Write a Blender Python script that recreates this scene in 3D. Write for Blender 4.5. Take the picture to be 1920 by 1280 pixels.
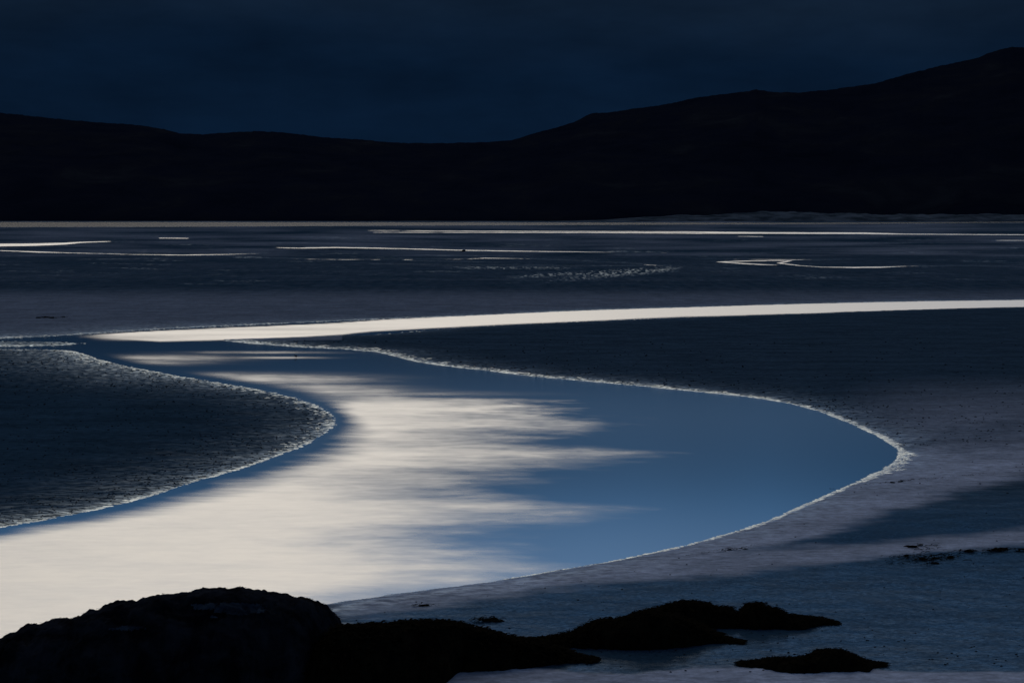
import bpy, math, random
import numpy as np

for _o in list(bpy.data.objects):
    bpy.data.objects.remove(_o)
scene = bpy.context.scene
R = math.radians

# ------------------------------------------------------------------ camera
CAM_H = 8.0                      # the photographer stands on a rise above the flats
FPX = 3583.0                     # focal length in pixels of the 1920 px wide photograph
HORIZON = 408.0                  # row of the horizon in the photograph
PITCH = math.atan((640.0 - HORIZON) / FPX)
cam_data = bpy.data.cameras.new('camera')
cam_data.sensor_fit = 'HORIZONTAL'
cam_data.sensor_width = 36.0
cam_data.lens = 36.0 * FPX / 1920.0
cam_data.clip_start = 0.5
cam_data.clip_end = 60000.0
cam = bpy.data.objects.new('camera', cam_data)
scene.collection.objects.link(cam)
cam.location = (0, 0, CAM_H)
cam.rotation_euler = (math.pi / 2 - PITCH, 0, 0)
scene.camera = cam

# ------------------------------------------------------------------ view
scene.view_settings.view_transform = 'Standard'
scene.view_settings.look = 'None'
scene.view_settings.exposure = 0.0
scene.view_settings.gamma = 1.0
scene.view_settings.use_curve_mapping = False

# ------------------------------------------------------------------ sky and sun
SUN_EL, SUN_AZ = 27.0, -8.0      # hidden sun ahead and a little left of the view axis (+Y)
world = bpy.data.worlds.new('World')
scene.world = world
world.use_nodes = True
wt = world.node_tree
wt.nodes.clear()


class NT:
    """tiny helper round a node tree"""
    def __init__(self, tree):
        self.t = tree

    def n(self, kind, **kw):
        node = self.t.nodes.new(kind)
        for k, v in kw.items():
            setattr(node, k, v)
        return node

    def link(self, a, b):
        self.t.links.new(a, b)

    def put(self, sock, v):
        if isinstance(v, bpy.types.NodeSocket):
            self.t.links.new(v, sock)
        else:
            sock.default_value = v

    def math(self, op, a, b=None, c=None, clamp=False):
        m = self.n('ShaderNodeMath', operation=op, use_clamp=clamp)
        self.put(m.inputs[0], a)
        if b is not None:
            self.put(m.inputs[1], b)
        if c is not None:
            self.put(m.inputs[2], c)
        return m.outputs[0]

    def mix(self, fac, a, b, blend='MIX'):
        m = self.n('ShaderNodeMix', data_type='RGBA', blend_type=blend)
        self.put(m.inputs['Factor'], fac)
        self.put(m.inputs['A'], a)
        self.put(m.inputs['B'], b)
        return m.outputs['Result']

    def ramp(self, fac, stops, interp='LINEAR'):
        r = self.n('ShaderNodeValToRGB')
        r.color_ramp.interpolation = interp
        el = r.color_ramp.elements
        while len(el) < len(stops):
            el.new(0.5)
        for e, (p, c) in zip(el, stops):
            e.position = p
            e.color = (*c, 1) if len(c) == 3 else c
        self.put(r.inputs[0], fac)
        return r.outputs[0]

    def smooth(self, v, a, b, to0=0.0, to1=1.0):
        m = self.n('ShaderNodeMapRange', interpolation_type='SMOOTHSTEP')
        self.put(m.inputs['Value'], v)
        m.inputs['From Min'].default_value = a
        m.inputs['From Max'].default_value = b
        m.inputs['To Min'].default_value = to0
        m.inputs['To Max'].default_value = to1
        return m.outputs['Result']

    def lin(self, v, a, b, to0=0.0, to1=1.0):
        m = self.n('ShaderNodeMapRange')
        self.put(m.inputs['Value'], v)
        m.inputs['From Min'].default_value = a
        m.inputs['From Max'].default_value = b
        m.inputs['To Min'].default_value = to0
        m.inputs['To Max'].default_value = to1
        return m.outputs['Result']

    def noise(self, vec, scale, detail=4.0, rough=0.55, dist=0.0):
        m = self.n('ShaderNodeTexNoise')
        if vec is not None:
            self.link(vec, m.inputs['Vector'])
        m.inputs['Scale'].default_value = scale
        m.inputs['Detail'].default_value = detail
        m.inputs['Roughness'].default_value = rough
        m.inputs['Distortion'].default_value = dist
        return m.outputs['Fac']

    def scaled(self, vec, s):
        m = self.n('ShaderNodeVectorMath', operation='MULTIPLY')
        self.link(vec, m.inputs[0])
        m.inputs[1].default_value = s
        return m.outputs[0]

    def attr(self, name):
        return self.n('ShaderNodeAttribute', attribute_name=name).outputs['Fac']


W = NT(wt)
tc = W.n('ShaderNodeTexCoord')
sep = W.n('ShaderNodeSeparateXYZ')
W.link(tc.outputs['Generated'], sep.inputs[0])
elev = W.math('ARCSINE', sep.outputs['Z'])
elev = W.math('MULTIPLY', elev, 180.0 / math.pi)
# the clouds are ragged: the elevation at which the bank ends wanders
cn = W.noise(W.scaled(tc.outputs['Generated'], (1.0, 1.0, 2.6)), 3.2, 5.0, 0.55, 0.3)
cn2 = W.noise(W.scaled(tc.outputs['Generated'], (1.0, 1.0, 3.5)), 9.0, 4.0, 0.6)
wob = W.math('MULTIPLY', W.math('SUBTRACT', cn, 0.5), 5.0)
e2 = W.math('ADD', elev, wob)
# clear dusk air
sky = W.n('ShaderNodeTexSky', sky_type='NISHITA')
sky.sun_disc = False
sky.sun_elevation = R(SUN_EL)
sky.sun_rotation = R(SUN_AZ)
sky.air_density = 1.0
sky.dust_density = 0.6
sky.ozone_density = 3.0
clear = W.n('ShaderNodeVectorMath', operation='SCALE')
W.link(sky.outputs[0], clear.inputs[0])
clear.inputs['Scale'].default_value = 0.022
# dark rain bank low down, lifting to blue cloud above it
bank = W.ramp(W.lin(e2, -4.0, 36.0), [
    (0.00, (0.0017, 0.0092, 0.0280)),
    (0.20, (0.0024, 0.0092, 0.0250)),
    (0.27, (0.0056, 0.0140, 0.0310)),
    (0.32, (0.024, 0.085, 0.190)),
    (0.39, (0.095, 0.175, 0.305)),
    (0.60, (0.165, 0.245, 0.380)),
    (1.00, (0.090, 0.160, 0.290))], 'EASE')
mott = W.lin(cn2, 0.25, 0.75, 0.72, 1.30)
bank = W.mix(1.0, bank, mott, 'MULTIPLY')
over = W.mix(W.smooth(e2, 30.0, 55.0), bank, clear.outputs[0])
# the break in the cloud round the hidden sun
sdir = (math.sin(R(SUN_AZ)) * math.cos(R(SUN_EL)), math.cos(R(SUN_AZ)) * math.cos(R(SUN_EL)), math.sin(R(SUN_EL)))
dp = W.n('ShaderNodeVectorMath', operation='DOT_PRODUCT')
nv = W.n('ShaderNodeVectorMath', operation='NORMALIZE')
W.link(tc.outputs['Generated'], nv.inputs[0])
W.link(nv.outputs[0], dp.inputs[0])
dp.inputs[1].default_value = sdir
ang = W.math('MULTIPLY', W.math('ARCCOSINE', dp.outputs['Value']), 180.0 / math.pi)
glow = W.math('MULTIPLY', W.smooth(ang, 42.0, 8.0), W.smooth(e2, 13.5, 22.0))
GLOW = 0.83
glowc = W.mix(W.lin(cn2, 0.3, 0.7), (GLOW * 1.09, GLOW * 0.945, GLOW * 0.74, 1), (GLOW * 1.03, GLOW * 0.94, GLOW * 0.81, 1))
over = W.mix(1.0, over, W.smooth(ang, 150.0, 40.0, 0.30, 1.0), 'MULTIPLY')   # light falls off away from the hidden sun
skyc = W.mix(glow, over, glowc)
bg = W.n('ShaderNodeBackground')
W.link(skyc, bg.inputs['Color'])
bg.inputs['Strength'].default_value = 1.0
wo = W.n('ShaderNodeOutputWorld')
W.link(bg.outputs[0], wo.inputs['Surface'])

sun_data = bpy.data.lights.new('sun', 'SUN')
sun_data.energy = 0.04           # the sun is behind thick cloud at dusk
sun_data.angle = R(24)
sun_data.color = (1.0, 0.93, 0.84)
sun = bpy.data.objects.new('sun', sun_data)
scene.collection.objects.link(sun)
sun.rotation_euler = (-R(90 - SUN_EL), 0, -R(SUN_AZ))
sun.location = (0, 60, 80)

# ------------------------------------------------------------------ helpers
rng = np.random.default_rng(7)
random.seed(7)
CP, SP = math.cos(PITCH), math.sin(PITCH)


def ray(px, py):
    x = (np.asarray(px, float) - 960.0) / FPX
    y = (640.0 - np.asarray(py, float)) / FPX
    return x, CP + y * SP, -SP + y * CP       # world direction


def ground(px, py, z=0.0):
    dx, dy, dz = ray(px, py)
    t = (CAM_H - z) / np.maximum(-dz, 1e-6)
    return dx * t, dy * t


def at_dist(px, py, Y):
    dx, dy, dz = ray(px, py)
    t = Y / dy
    return dx * t, CAM_H + dz * t


def project(X, Y, Z):
    X, Y, Z = np.asarray(X, float), np.asarray(Y, float), np.asarray(Z, float) - CAM_H
    fw = Y * CP - Z * SP
    up = Y * SP + Z * CP
    return 960.0 + FPX * X / fw, 640.0 - FPX * up / fw


_perm = {}


def perlin(x, y, seed=0):
    if seed not in _perm:
        r = np.random.default_rng(seed + 1000)
        p = r.permutation(1024)
        a = r.random(1024) * 2 * np.pi
        _perm[seed] = (p, np.cos(a).astype(np.float32), np.sin(a).astype(np.float32))
    p, gx, gy = _perm[seed]
    xi = np.floor(x).astype(np.int64)
    yi = np.floor(y).astype(np.int64)
    xf = (x - xi).astype(np.float32)
    yf = (y - yi).astype(np.float32)

    def g(ix, iy, fx, fy):
        h = p[(p[ix & 1023] + iy) & 1023]
        return gx[h] * fx + gy[h] * fy
    u = xf * xf * xf * (xf * (xf * 6 - 15) + 10)
    v = yf * yf * yf * (yf * (yf * 6 - 15) + 10)
    a = g(xi, yi, xf, yf)
    b = g(xi + 1, yi, xf - 1, yf)
    c = g(xi, yi + 1, xf, yf - 1)
    d = g(xi + 1, yi + 1, xf - 1, yf - 1)
    return (a + u * (b - a) + v * ((c + u * (d - c)) - (a + u * (b - a)))) * 1.5


def fbm(x, y, octaves=4, seed=0, gain=0.5):
    s = np.zeros_like(x, dtype=np.float32)
    amp = 1.0
    tot = 0.0
    for k in range(octaves):
        s += amp * perlin(x * 2 ** k + 17.3 * k, y * 2 ** k - 9.1 * k, seed + k)
        tot += amp
        amp *= gain
    return s / tot


def sstep(v, a, b):
    t = np.clip((v - a) / (b - a), 0, 1)
    return t * t * (3 - 2 * t)


def curve(pts, n=5):
    """Catmull-Rom through an open line of points"""
    p = [np.array(q, float) for q in pts]
    p = [2 * p[0] - p[1]] + p + [2 * p[-1] - p[-2]]
    out = []
    for i in range(1, len(p) - 2):
        a, b, c, d = p[i - 1], p[i], p[i + 1], p[i + 2]
        for k in range(n):
            t = k / n
            out.append(0.5 * ((2 * b) + (c - a) * t + (2 * a - 5 * b + 4 * c - d) * t * t + (3 * b - a - 3 * c + d) * t ** 3))
    out.append(p[-2])
    return np.array(out)


def seg_dist(X, Y, poly, closed=True):
    d2 = np.full(X.shape, 1e12, np.float32)
    n = len(poly)
    for i in range(n if closed else n - 1):
        ax, ay = poly[i]
        bx, by = poly[(i + 1) % n]
        vx, vy = bx - ax, by - ay
        L = vx * vx + vy * vy + 1e-12
        t = np.clip(((X - ax) * vx + (Y - ay) * vy) / L, 0, 1)
        ex = X - ax - t * vx
        ey = Y - ay - t * vy
        np.minimum(d2, ex * ex + ey * ey, out=d2)
    return np.sqrt(d2)


def inside(X, Y, poly):
    c = np.zeros(X.shape, bool)
    n = len(poly)
    for i in range(n):
        ax, ay = poly[i]
        bx, by = poly[(i + 1) % n]
        if ay == by:
            continue
        m = (ay > Y) != (by > Y)
        c ^= m & (X < (bx - ax) * (Y - ay) / (by - ay) + ax)
    return c


def make_mesh(name, verts, faces, mat, smooth=True, attrs=None):
    """verts (n,3), faces (m,k) numpy arrays"""
    me = bpy.data.meshes.new(name)
    verts = np.asarray(verts, np.float32)
    faces = np.asarray(faces, np.int32)
    k = faces.shape[1]
    me.vertices.add(len(verts))
    me.vertices.foreach_set('co', verts.ravel())
    me.loops.add(faces.size)
    me.loops.foreach_set('vertex_index', faces.ravel())
    me.polygons.add(len(faces))
    me.polygons.foreach_set('loop_start', np.arange(0, faces.size, k, dtype=np.int32))
    me.polygons.foreach_set('loop_total', np.full(len(faces), k, np.int32))
    me.polygons.foreach_set('use_smooth', np.full(len(faces), smooth, bool))
    for an, av in (attrs or {}).items():
        a = me.attributes.new(an, 'FLOAT', 'POINT')
        a.data.foreach_set('value', np.asarray(av, np.float32).ravel())
    me.update(calc_edges=True)
    me.validate()
    if mat:
        me.materials.append(mat)
    return me


def add(name, me, parent=None, **props):
    o = bpy.data.objects.new(name, me)
    scene.collection.objects.link(o)
    if parent is not None:
        o.parent = parent
    for k, v in props.items():
        o[k] = v
    return o


def empty(name, loc, **props):
    o = add(name, None, **props)
    o.location = loc
    return o


def grid_faces(nr, nc):
    i = np.arange(nr - 1)[:, None] * nc + np.arange(nc - 1)[None, :]
    return np.stack([i, i + 1, i + nc + 1, i + nc], -1).reshape(-1, 4)


# ------------------------------------------------------------------ materials
def material(name):
    m = bpy.data.materials.new(name)
    m.use_nodes = True
    t = NT(m.node_tree)
    b = m.node_tree.nodes['Principled BSDF']
    return m, t, b


def two_layer(t, m, col, gloss_rough, fac, normal, gnormal=None, tint=(1, 1, 1, 1)):
    """a matt bed under a film of water"""
    nt = m.node_tree
    nt.nodes.remove(nt.nodes['Principled BSDF'])
    out = [n for n in nt.nodes if n.type == 'OUTPUT_MATERIAL'][0]
    dif = t.n('ShaderNodeBsdfDiffuse')
    t.put(dif.inputs['Color'], col)
    glo = t.n('ShaderNodeBsdfAnisotropic', distribution='BECKMANN')
    glo.inputs['Color'].default_value = tint
    t.put(glo.inputs['Roughness'], gloss_rough)
    if normal is not None:
        t.link(normal, dif.inputs['Normal'])
        t.link(gnormal if gnormal is not None else normal, glo.inputs['Normal'])
    mx = t.n('ShaderNodeMixShader')
    t.put(mx.inputs[0], fac)
    t.link(dif.outputs[0], mx.inputs[1])
    t.link(glo.outputs[0], mx.inputs[2])
    t.link(mx.outputs[0], out.inputs['Surface'])


def mat_sand():
    m, t, b = material('wet_sand')
    geo = t.n('ShaderNodeNewGeometry').outputs['Position']
    dry, film, pud, glit = t.attr('dry'), t.attr('film'), t.attr('puddle'), t.attr('glitter')
    n1 = t.noise(t.scaled(geo, (0.25, 0.6, 1.0)), 1.0, 6.0, 0.6, 0.2)
    n2 = t.noise(t.scaled(geo, (1.5, 2.6, 1.0)), 1.7, 5.0, 0.68)
    grains = t.noise(geo, 9.0, 3.0, 0.7)
    n3 = t.noise(t.scaled(geo, (4.0, 8.0, 1.0)), 2.4, 5.0, 0.72)
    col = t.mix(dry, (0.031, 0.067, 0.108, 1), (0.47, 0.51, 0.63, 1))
    col = t.mix(1.0, col, t.lin(n1, 0.3, 0.7, 0.75, 1.25), 'MULTIPLY')
    ripple = t.math('ADD', t.math('MULTIPLY', n2, t.math('SUBTRACT', 1.0, pud)), t.math('MULTIPLY', n3, pud))
    col = t.mix(1.0, col, t.lin(ripple, 0.3, 0.7, 0.65, 1.35), 'MULTIPLY')
    col = t.mix(1.0, col, t.lin(grains, 0.2, 0.8, 0.75, 1.25), 'MULTIPLY')
    rough = t.math('ADD', t.math('ADD', 0.30, t.math('MULTIPLY', pud, -0.16)), t.math('MULTIPLY', t.math('MINIMUM', glit, 1.0), 0.22))
    # the water film breaks up into glints between the ripple crests
    brk = t.smooth(n2, 0.38, 0.66, 0.04, 1.3)
    fac = t.math('ADD', t.math('MULTIPLY', film, 0.60), t.math('MULTIPLY', glit, 0.55))
    fac = t.math('MULTIPLY', fac, brk)
    pb = t.smooth(n3, 0.34, 0.68, 0.40, 1.45)
    fac = t.math('ADD', fac, t.math('MULTIPLY', t.math('MULTIPLY', pud, 0.21), pb), clamp=True)
    bump = t.n('ShaderNodeBump')
    t.put(bump.inputs['Strength'], t.math('SUBTRACT', 0.40, t.math('MULTIPLY', pud, 0.25)))
    bump.inputs['Distance'].default_value = 0.05
    t.link(t.math('ADD', n2, t.math('MULTIPLY', grains, 0.4)), bump.inputs['Height'])
    gb = t.n('ShaderNodeBump')
    t.put(gb.inputs['Strength'], t.math('SUBTRACT', 0.06, t.math('MULTIPLY', pud, 0.045)))
    gb.inputs['Distance'].default_value = 0.05
    t.link(t.math('ADD', ripple, t.math('MULTIPLY', n3, 0.4)), gb.inputs['Height'])
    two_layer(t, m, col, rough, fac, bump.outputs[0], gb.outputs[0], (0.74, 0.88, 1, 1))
    return m


def mat_water():
    m, t, b = material('tidal_water')
    geo = t.n('ShaderNodeNewGeometry').outputs['Position']
    ruf, base = t.attr('ruffle'), t.attr('breath')
    fine = t.noise(t.scaled(geo, (0.7, 1.9, 1.0)), 1.4, 7.0, 0.68, 0.4)
    wide = t.noise(t.scaled(geo, (0.16, 0.5, 1.0)), 1.0, 4.0, 0.6, 0.3)
    edge_ = t.math('MULTIPLY', ruf, t.math('SUBTRACT', 1.14, ruf))
    jit = t.math('ADD', t.math('MULTIPLY', t.math('SUBTRACT', fine, 0.5), 1.7), t.math('MULTIPLY', t.math('SUBTRACT', wide, 0.5), 0.5))
    r = t.math('ADD', ruf, t.math('MULTIPLY', jit, edge_), clamp=True)
    fre = t.n('ShaderNodeFresnel')
    fre.inputs['IOR'].default_value = 1.36
    bump = t.n('ShaderNodeBump')
    bump.inputs['Strength'].default_value = 0.16
    bump.inputs['Distance'].default_value = 0.05
    t.link(t.noise(t.scaled(geo, (1.0, 1.8, 1.0)), 3.0, 3.0, 0.6), bump.inputs['Height'])
    two_layer(t, m, (0.004, 0.012, 0.022, 1), t.math('ADD', 0.13, t.math('MULTIPLY', base, 0.085)), fre.outputs[0], None)
    # wind-ruffled skin where ripples cover the surface
    nt = m.node_tree
    out = [n for n in nt.nodes if n.type == 'OUTPUT_MATERIAL'][0]
    mix = [n for n in nt.nodes if n.type == 'MIX_SHADER'][0]
    dif = [n for n in nt.nodes if n.type == 'BSDF_DIFFUSE'][0]
    glo = t.n('ShaderNodeBsdfAnisotropic', distribution='BECKMANN')
    glo.inputs['Color'].default_value = (1, 1, 1, 1)
    glo.inputs['Roughness'].default_value = 0.50
    t.link(bump.outputs[0], glo.inputs['Normal'])
    mx2 = t.n('ShaderNodeMixShader')
    t.put(mx2.inputs[0], fre.outputs[0])
    t.link(dif.outputs[0], mx2.inputs[1])
    t.link(glo.outputs[0], mx2.inputs[2])
    top = t.n('ShaderNodeMixShader')
    t.put(top.inputs[0], r)
    t.link(mix.outputs[0], top.inputs[1])
    t.link(mx2.outputs[0], top.inputs[2])
    t.link(top.outputs[0], out.inputs['Surface'])
    return m


def mat_rim_glint():
    m, t, b = material('rim_glint')
    n = t.noise(t.n('ShaderNodeNewGeometry').outputs['Position'], 2.0, 3.0)
    two_layer(t, m, (0.82, 0.90, 0.97, 1), 0.40, t.smooth(n, 0.3, 0.7, 0.45, 0.95), None, None, (0.84, 0.94, 1, 1))  # near-white base carries the wet rim's sky glint, under a gloss layer
    return m


def mat_rock(name, c0, c1, scale=2.0, spec=0.25):
    m, t, b = material(name)
    geo = t.n('ShaderNodeTexCoord').outputs['Object']
    n = t.noise(geo, scale, 7.0, 0.65, 0.4)
    n2 = t.noise(geo, scale * 9, 4.0, 0.6)
    t.link(t.mix(t.smooth(n, 0.35, 0.68), (*c0, 1), (*c1, 1)), b.inputs['Base Color'])
    b.inputs['Roughness'].default_value = 0.8
    b.inputs['Specular IOR Level'].default_value = spec
    bump = t.n('ShaderNodeBump')
    bump.inputs['Strength'].default_value = 0.7
    bump.inputs['Distance'].default_value = 0.06
    t.link(t.math('ADD', n, t.math('MULTIPLY', n2, 0.35)), bump.inputs['Height'])
    t.link(bump.outputs[0], b.inputs['Normal'])
    return m


def mat_plain(name, c, rough=0.7, spec=0.2, var=0.5, scale=6.0):
    m, t, b = material(name)
    n = t.noise(t.n('ShaderNodeTexCoord').outputs['Object'], scale, 4.0)
    t.link(t.mix(n, (*[v * (1 - var) for v in c], 1), (*[v * (1 + var) for v in c], 1)), b.inputs['Base Color'])
    b.inputs['Roughness'].default_value = rough
    b.inputs['Specular IOR Level'].default_value = spec
    return m


def mat_hill():
    m, t, b = material('heather_hill')
    geo = t.n('ShaderNodeNewGeometry').outputs['Position']
    n = t.noise(t.scaled(geo, (1.0, 0.6, 2.2)), 0.006, 8.0, 0.62, 0.5)
    col = t.ramp(n, [(0.3, (0.007, 0.011, 0.022)), (0.48, (0.011, 0.015, 0.028)), (0.58, (0.015, 0.018, 0.028)), (0.72, (0.026, 0.030, 0.038))])
    t.link(col, b.inputs['Base Color'])
    b.inputs['Roughness'].default_value = 0.95
    b.inputs['Specular IOR Level'].default_value = 0.0
    bump = t.n('ShaderNodeBump')
    bump.inputs['Strength'].default_value = 0.8
    bump.inputs['Distance'].default_value = 14.0
    t.link(n, bump.inputs['Height'])
    t.link(bump.outputs[0], b.inputs['Normal'])
    return m


SAND, WATER, RIM_GLINT, HILL = mat_sand(), mat_water(), mat_rim_glint(), mat_hill()
ROCK = mat_rock('dark_gneiss', (0.005, 0.005, 0.007), (0.026, 0.029, 0.038), 1.6, 0.0)
LICHEN = mat_rock('pale_gneiss', (0.012, 0.018, 0.028), (0.05, 0.07, 0.10), 3.0, 0.0)
WEEDROCK = mat_rock('weedy_rock', (0.006, 0.005, 0.004), (0.020, 0.015, 0.009), 3.0, 0.0)
WEED = mat_plain('bladder_wrack', (0.014, 0.011, 0.007), 0.8, 0.0)
CAST = mat_plain('worm_cast_sand', (0.022, 0.024, 0.030), 0.9, 0.0)
DUNE = mat_rock('dune_sand', (0.03, 0.045, 0.06), (0.13, 0.16, 0.20), 0.02, 0.0)

# ------------------------------------------------------------------ water outlines (traced on the photograph, laid on the ground)
left_bar_shore = curve([(-700, 646), (-300, 652), (0, 655), (60, 655), (120, 657), (150, 662), (200, 678), (300, 699), (400, 716),
                        (500, 734), (560, 749), (600, 764), (622, 779), (626, 790), (612, 808), (590, 823), (560, 838), (500, 861), (440, 881),
                        (360, 904), (280, 929), (200, 950), (100, 971), (0, 988), (-160, 1015), (-400, 1050), (-800, 1110)], 4)
near_shore = curve([(-800, 1330), (-300, 1272), (0, 1236), (200, 1206), (400, 1168), (590, 1135), (760, 1110), (920, 1089), (1050, 1068),
                    (1150, 1051), (1250, 1030), (1330, 1010), (1430, 980), (1500, 950), (1570, 920), (1640, 889), (1676, 868), (1690, 850),
                    (1676, 834), (1655, 821), (1620, 804), (1550, 775), (1480, 756), (1400, 743), (1300, 733), (1200, 723), (1100, 714),
                    (1000, 705), (920, 695), (840, 686), (785, 678), (740, 667), (700, 659), (640, 654), (560, 650), (480, 644), (420, 638)], 4)
bar_top = curve([(420, 636.5), (520, 633.5), (640, 629), (720, 626), (860, 614), (1000, 607), (1130, 601), (1280, 595.5), (1500, 588), (1700, 581),
                 (1920, 575.5), (2300, 569), (2800, 566)], 4)
far_shore = curve([(2800, 556), (2300, 558), (1920, 562.5), (1700, 565.5), (1500, 570), (1300, 576), (1100, 582), (900, 591), (700, 599), (500, 607.5),
                   (300, 617), (160, 626), (0, 634), (-300, 640), (-700, 642)], 4)
near_px = np.concatenate([far_shore, left_bar_shore, near_shore, bar_top])
nx_, ny_ = ground(near_px[:, 0], near_px[:, 1])
NEAR = np.stack([nx_, ny_], 1)
# a low wet tongue of sand in the neck of the channel, far left
tongue_px = np.array([(-300, 644.5), (-120, 641.5), (30, 639.5), (110, 641), (158, 643.5), (120, 647), (40, 649), (-100, 650), (-300, 650)])
tx_, ty_ = ground(tongue_px[:, 0], tongue_px[:, 1])
TONGUE = np.stack([tx_, ty_], 1)

# far channels, thin on the photograph: centre lines with the half width in rows
FAR = [
    [(-900, 421, 5.2), (0, 421.2, 4.7), (320, 421, 4.4), (640, 420.2, 3.4), (960, 419.8, 2.6), (1280, 419.3, 1.7), (1500, 419, 1.3), (1700, 418.0, 1.0), (1920, 416.6, 0.7), (2600, 415, 0.6)],
    [(690, 432, 0.35), (850, 433.2, 0.6), (1000, 433.8, 0.7), (1280, 434.6, 0.9), (1440, 436.8, 1.9), (1620, 437.4, 1.9), (1700, 439, 0.8), (1920, 440.2, 0.7), (2500, 441, 0.6)],
    [(700, 435.6, 0.3), (920, 436, 0.6), (1100, 436.2, 0.6), (1300, 437.2, 1.2), (1440, 437.3, 1.3)],
    [(-700, 462, 5), (0, 459.5, 3.6), (60, 458.8, 3.2), (120, 457, 2.6), (150, 454.6, 1.3), (205, 452.7, 0.5)],
    [(-400, 469, 1.2), (0, 470.2, 0.8), (70, 472.6, 1.5), (110, 473.8, 0.8), (250, 477.4, 0.6), (340, 478.4, 1.0), (420, 477.4, 0.9), (500, 475.4, 0.4)],
    [(300, 446.4, 0.7), (350, 446.8, 0.6)],
    [(520, 464.4, 0.5), (560, 465.4, 0.9), (630, 464.2, 1.1), (735, 466, 1.0), (865, 469.3, 0.9), (1000, 471.5, 0.8), (1150, 473.2, 0.5)],
    [(440, 484, 0.6), (640, 487.2, 0.7), (780, 487, 0.6), (870, 486.3, 0.6), (910, 484.4, 1.0), (970, 485, 0.6), (1100, 491, 0.5), (1230, 497.6, 0.5)],
    [(820, 480.6, 0.5), (860, 480.8, 0.5)],
    [(760, 490, 0.5), (900, 492.6, 0.5)],
    [(700, 497, 0.4), (900, 498.2, 0.5), (1100, 500, 0.5), (1250, 499.2, 0.7)],
    [(1300, 486.2, 0.4), (1480, 487, 0.6), (1590, 488.2, 0.4)],
    [(1346, 491.4, 1.0), (1385, 490, 1.4), (1440, 489.2, 1.1), (1490, 489, 0.5)],
    [(1346, 491.4, 1.0), (1390, 494.4, 1.6), (1430, 496.4, 1.4), (1462, 497.4, 0.6)],
    [(1480, 489.4, 0.5), (1460, 493.4, 0.6), (1500, 498.4, 0.7), (1540, 501.3, 0.8), (1600, 502, 1.6), (1650, 501.6, 1.6), (1700, 499.6, 0.6), (1800, 499.4, 0.5), (1920, 502, 0.5), (2200, 504, 0.5)],
    [(1810, 492, 0.4), (1920, 494.4, 0.5), (2100, 496, 0.5)],
    [(1385, 443.2, 0.35), (1430, 443.4, 0.4)], [(1860, 450.6, 0.4), (1940, 451, 0.4)],
    [(1150, 473.0, 0.3), (1300, 474.5, 0.3)],
]


def far_water(px, py):
    """signed row distance to the nearest far channel, negative inside"""
    best = np.full(px.shape, 50.0, np.float32)
    for ch in FAR:
        c = np.array(ch)
        if c[0, 0] > c[-1, 0]:
            c = c[::-1]
        mono = np.all(np.diff(c[:, 0]) > 0)
        if mono:
            yc = np.interp(px, c[:, 0], c[:, 1])
            hw = np.interp(px, c[:, 0], c[:, 2]) * (1.0 if c[0, 1] < 424 else 0.72)
            end = np.maximum(np.maximum(c[0, 0] - px, px - c[-1, 0]), 0) * 0.08
            best = np.minimum(best, np.abs(py - yc) + end - hw)
        else:
            for a, b in zip(c[:-1], c[1:]):
                vx, vy = (b[0] - a[0]) * 0.15, b[1] - a[1]
                t = np.clip(((px - a[0]) * 0.15 * vx + (py - a[1]) * vy) / (vx * vx + vy * vy + 1e-9), 0, 1)
                ex = (px - a[0]) * 0.15 - t * vx
                ey = py - a[1] - t * vy
                best = np.minimum(best, np.sqrt(ex * ex + ey * ey) - (a[2] + (b[2] - a[2]) * t))
    return best


def signed_near(X, Y):
    d = np.full(X.shape, 40.0, np.float32)
    m = (Y < 260) & (Y > 12)
    x, y = X[m].astype(np.float32), Y[m].astype(np.float32)
    dd = seg_dist(x, y, NEAR)
    dd = np.where(inside(x, y, NEAR), -dd, dd)
    dt = seg_dist(x, y, TONGUE)
    dt = np.where(inside(x, y, TONGUE), dt, -dt)
    dd = np.maximum(dd, dt)
    d[m] = dd
    return d


def fan(rows, cols):
    """ground points along rows (photo row at the view axis) and columns (photo column)"""
    _, Yr = ground(np.full(len(rows), 960.0), rows)
    u = (np.asarray(cols) - 960.0) / FPX
    Y = np.repeat(Yr[:, None], len(cols), 1)
    X = u[None, :] * Y
    return X, Y


edge = np.geomspace(120, 5200, 36)
cols_f = np.concatenate([(-120 - edge)[::-1] , np.arange(-120, 2041, 3.0), 2040 + edge])
rows_f = np.concatenate([np.arange(414.2, 510, 0.5), np.arange(510, 640, 0.8), np.arange(640, 1290, 1.0), np.geomspace(1290, 2400, 60)])

# ------------------------------------------------------------------ sand flats
X, Y = fan(rows_f, cols_f)
PX, PY = project(X, Y, 0.0)
sd = signed_near(X, Y)
# ragged water line: ripple marks lie across the view and give it small teeth
teeth = fbm(X / 0.9, Y / 0.55, 3, 11)
amp_t = np.clip(Y / 90.0, 0.25, 1.6)
sdn = sd + teeth * 0.30 * amp_t
is_near = sstep(PX, 560, 700) * sstep(PY - np.interp(PX, [560, 1500, 1690, 1900], [1000, 890, 842, 815]) + (10 + 40 * sstep(PX, 1700, 1850)) * fbm(X / 1.5, Y / 2.5, 4, 15), -6 - 45 * sstep(PX, 1690, 1800), 10 + 45 * sstep(PX, 1690, 1800))
fw = far_water(PX, PY)
far_zone = 1 - sstep(PY, 528, 545)
z_near = np.where(sdn > 0, 0.03 * sstep(sdn, 0, 0.5) + 0.13 * (1 - np.exp(-np.maximum(sdn, 0) / 7.0)), -0.30 * (1 - np.exp(np.minimum(sdn, 0) / 1.2)))
fwn = fw + 0.30 * fbm(PX / 30.0, PY / 1.5, 2, 21)
z_far = 0.22 * np.clip(fwn / 1.2, -1, 1)
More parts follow.
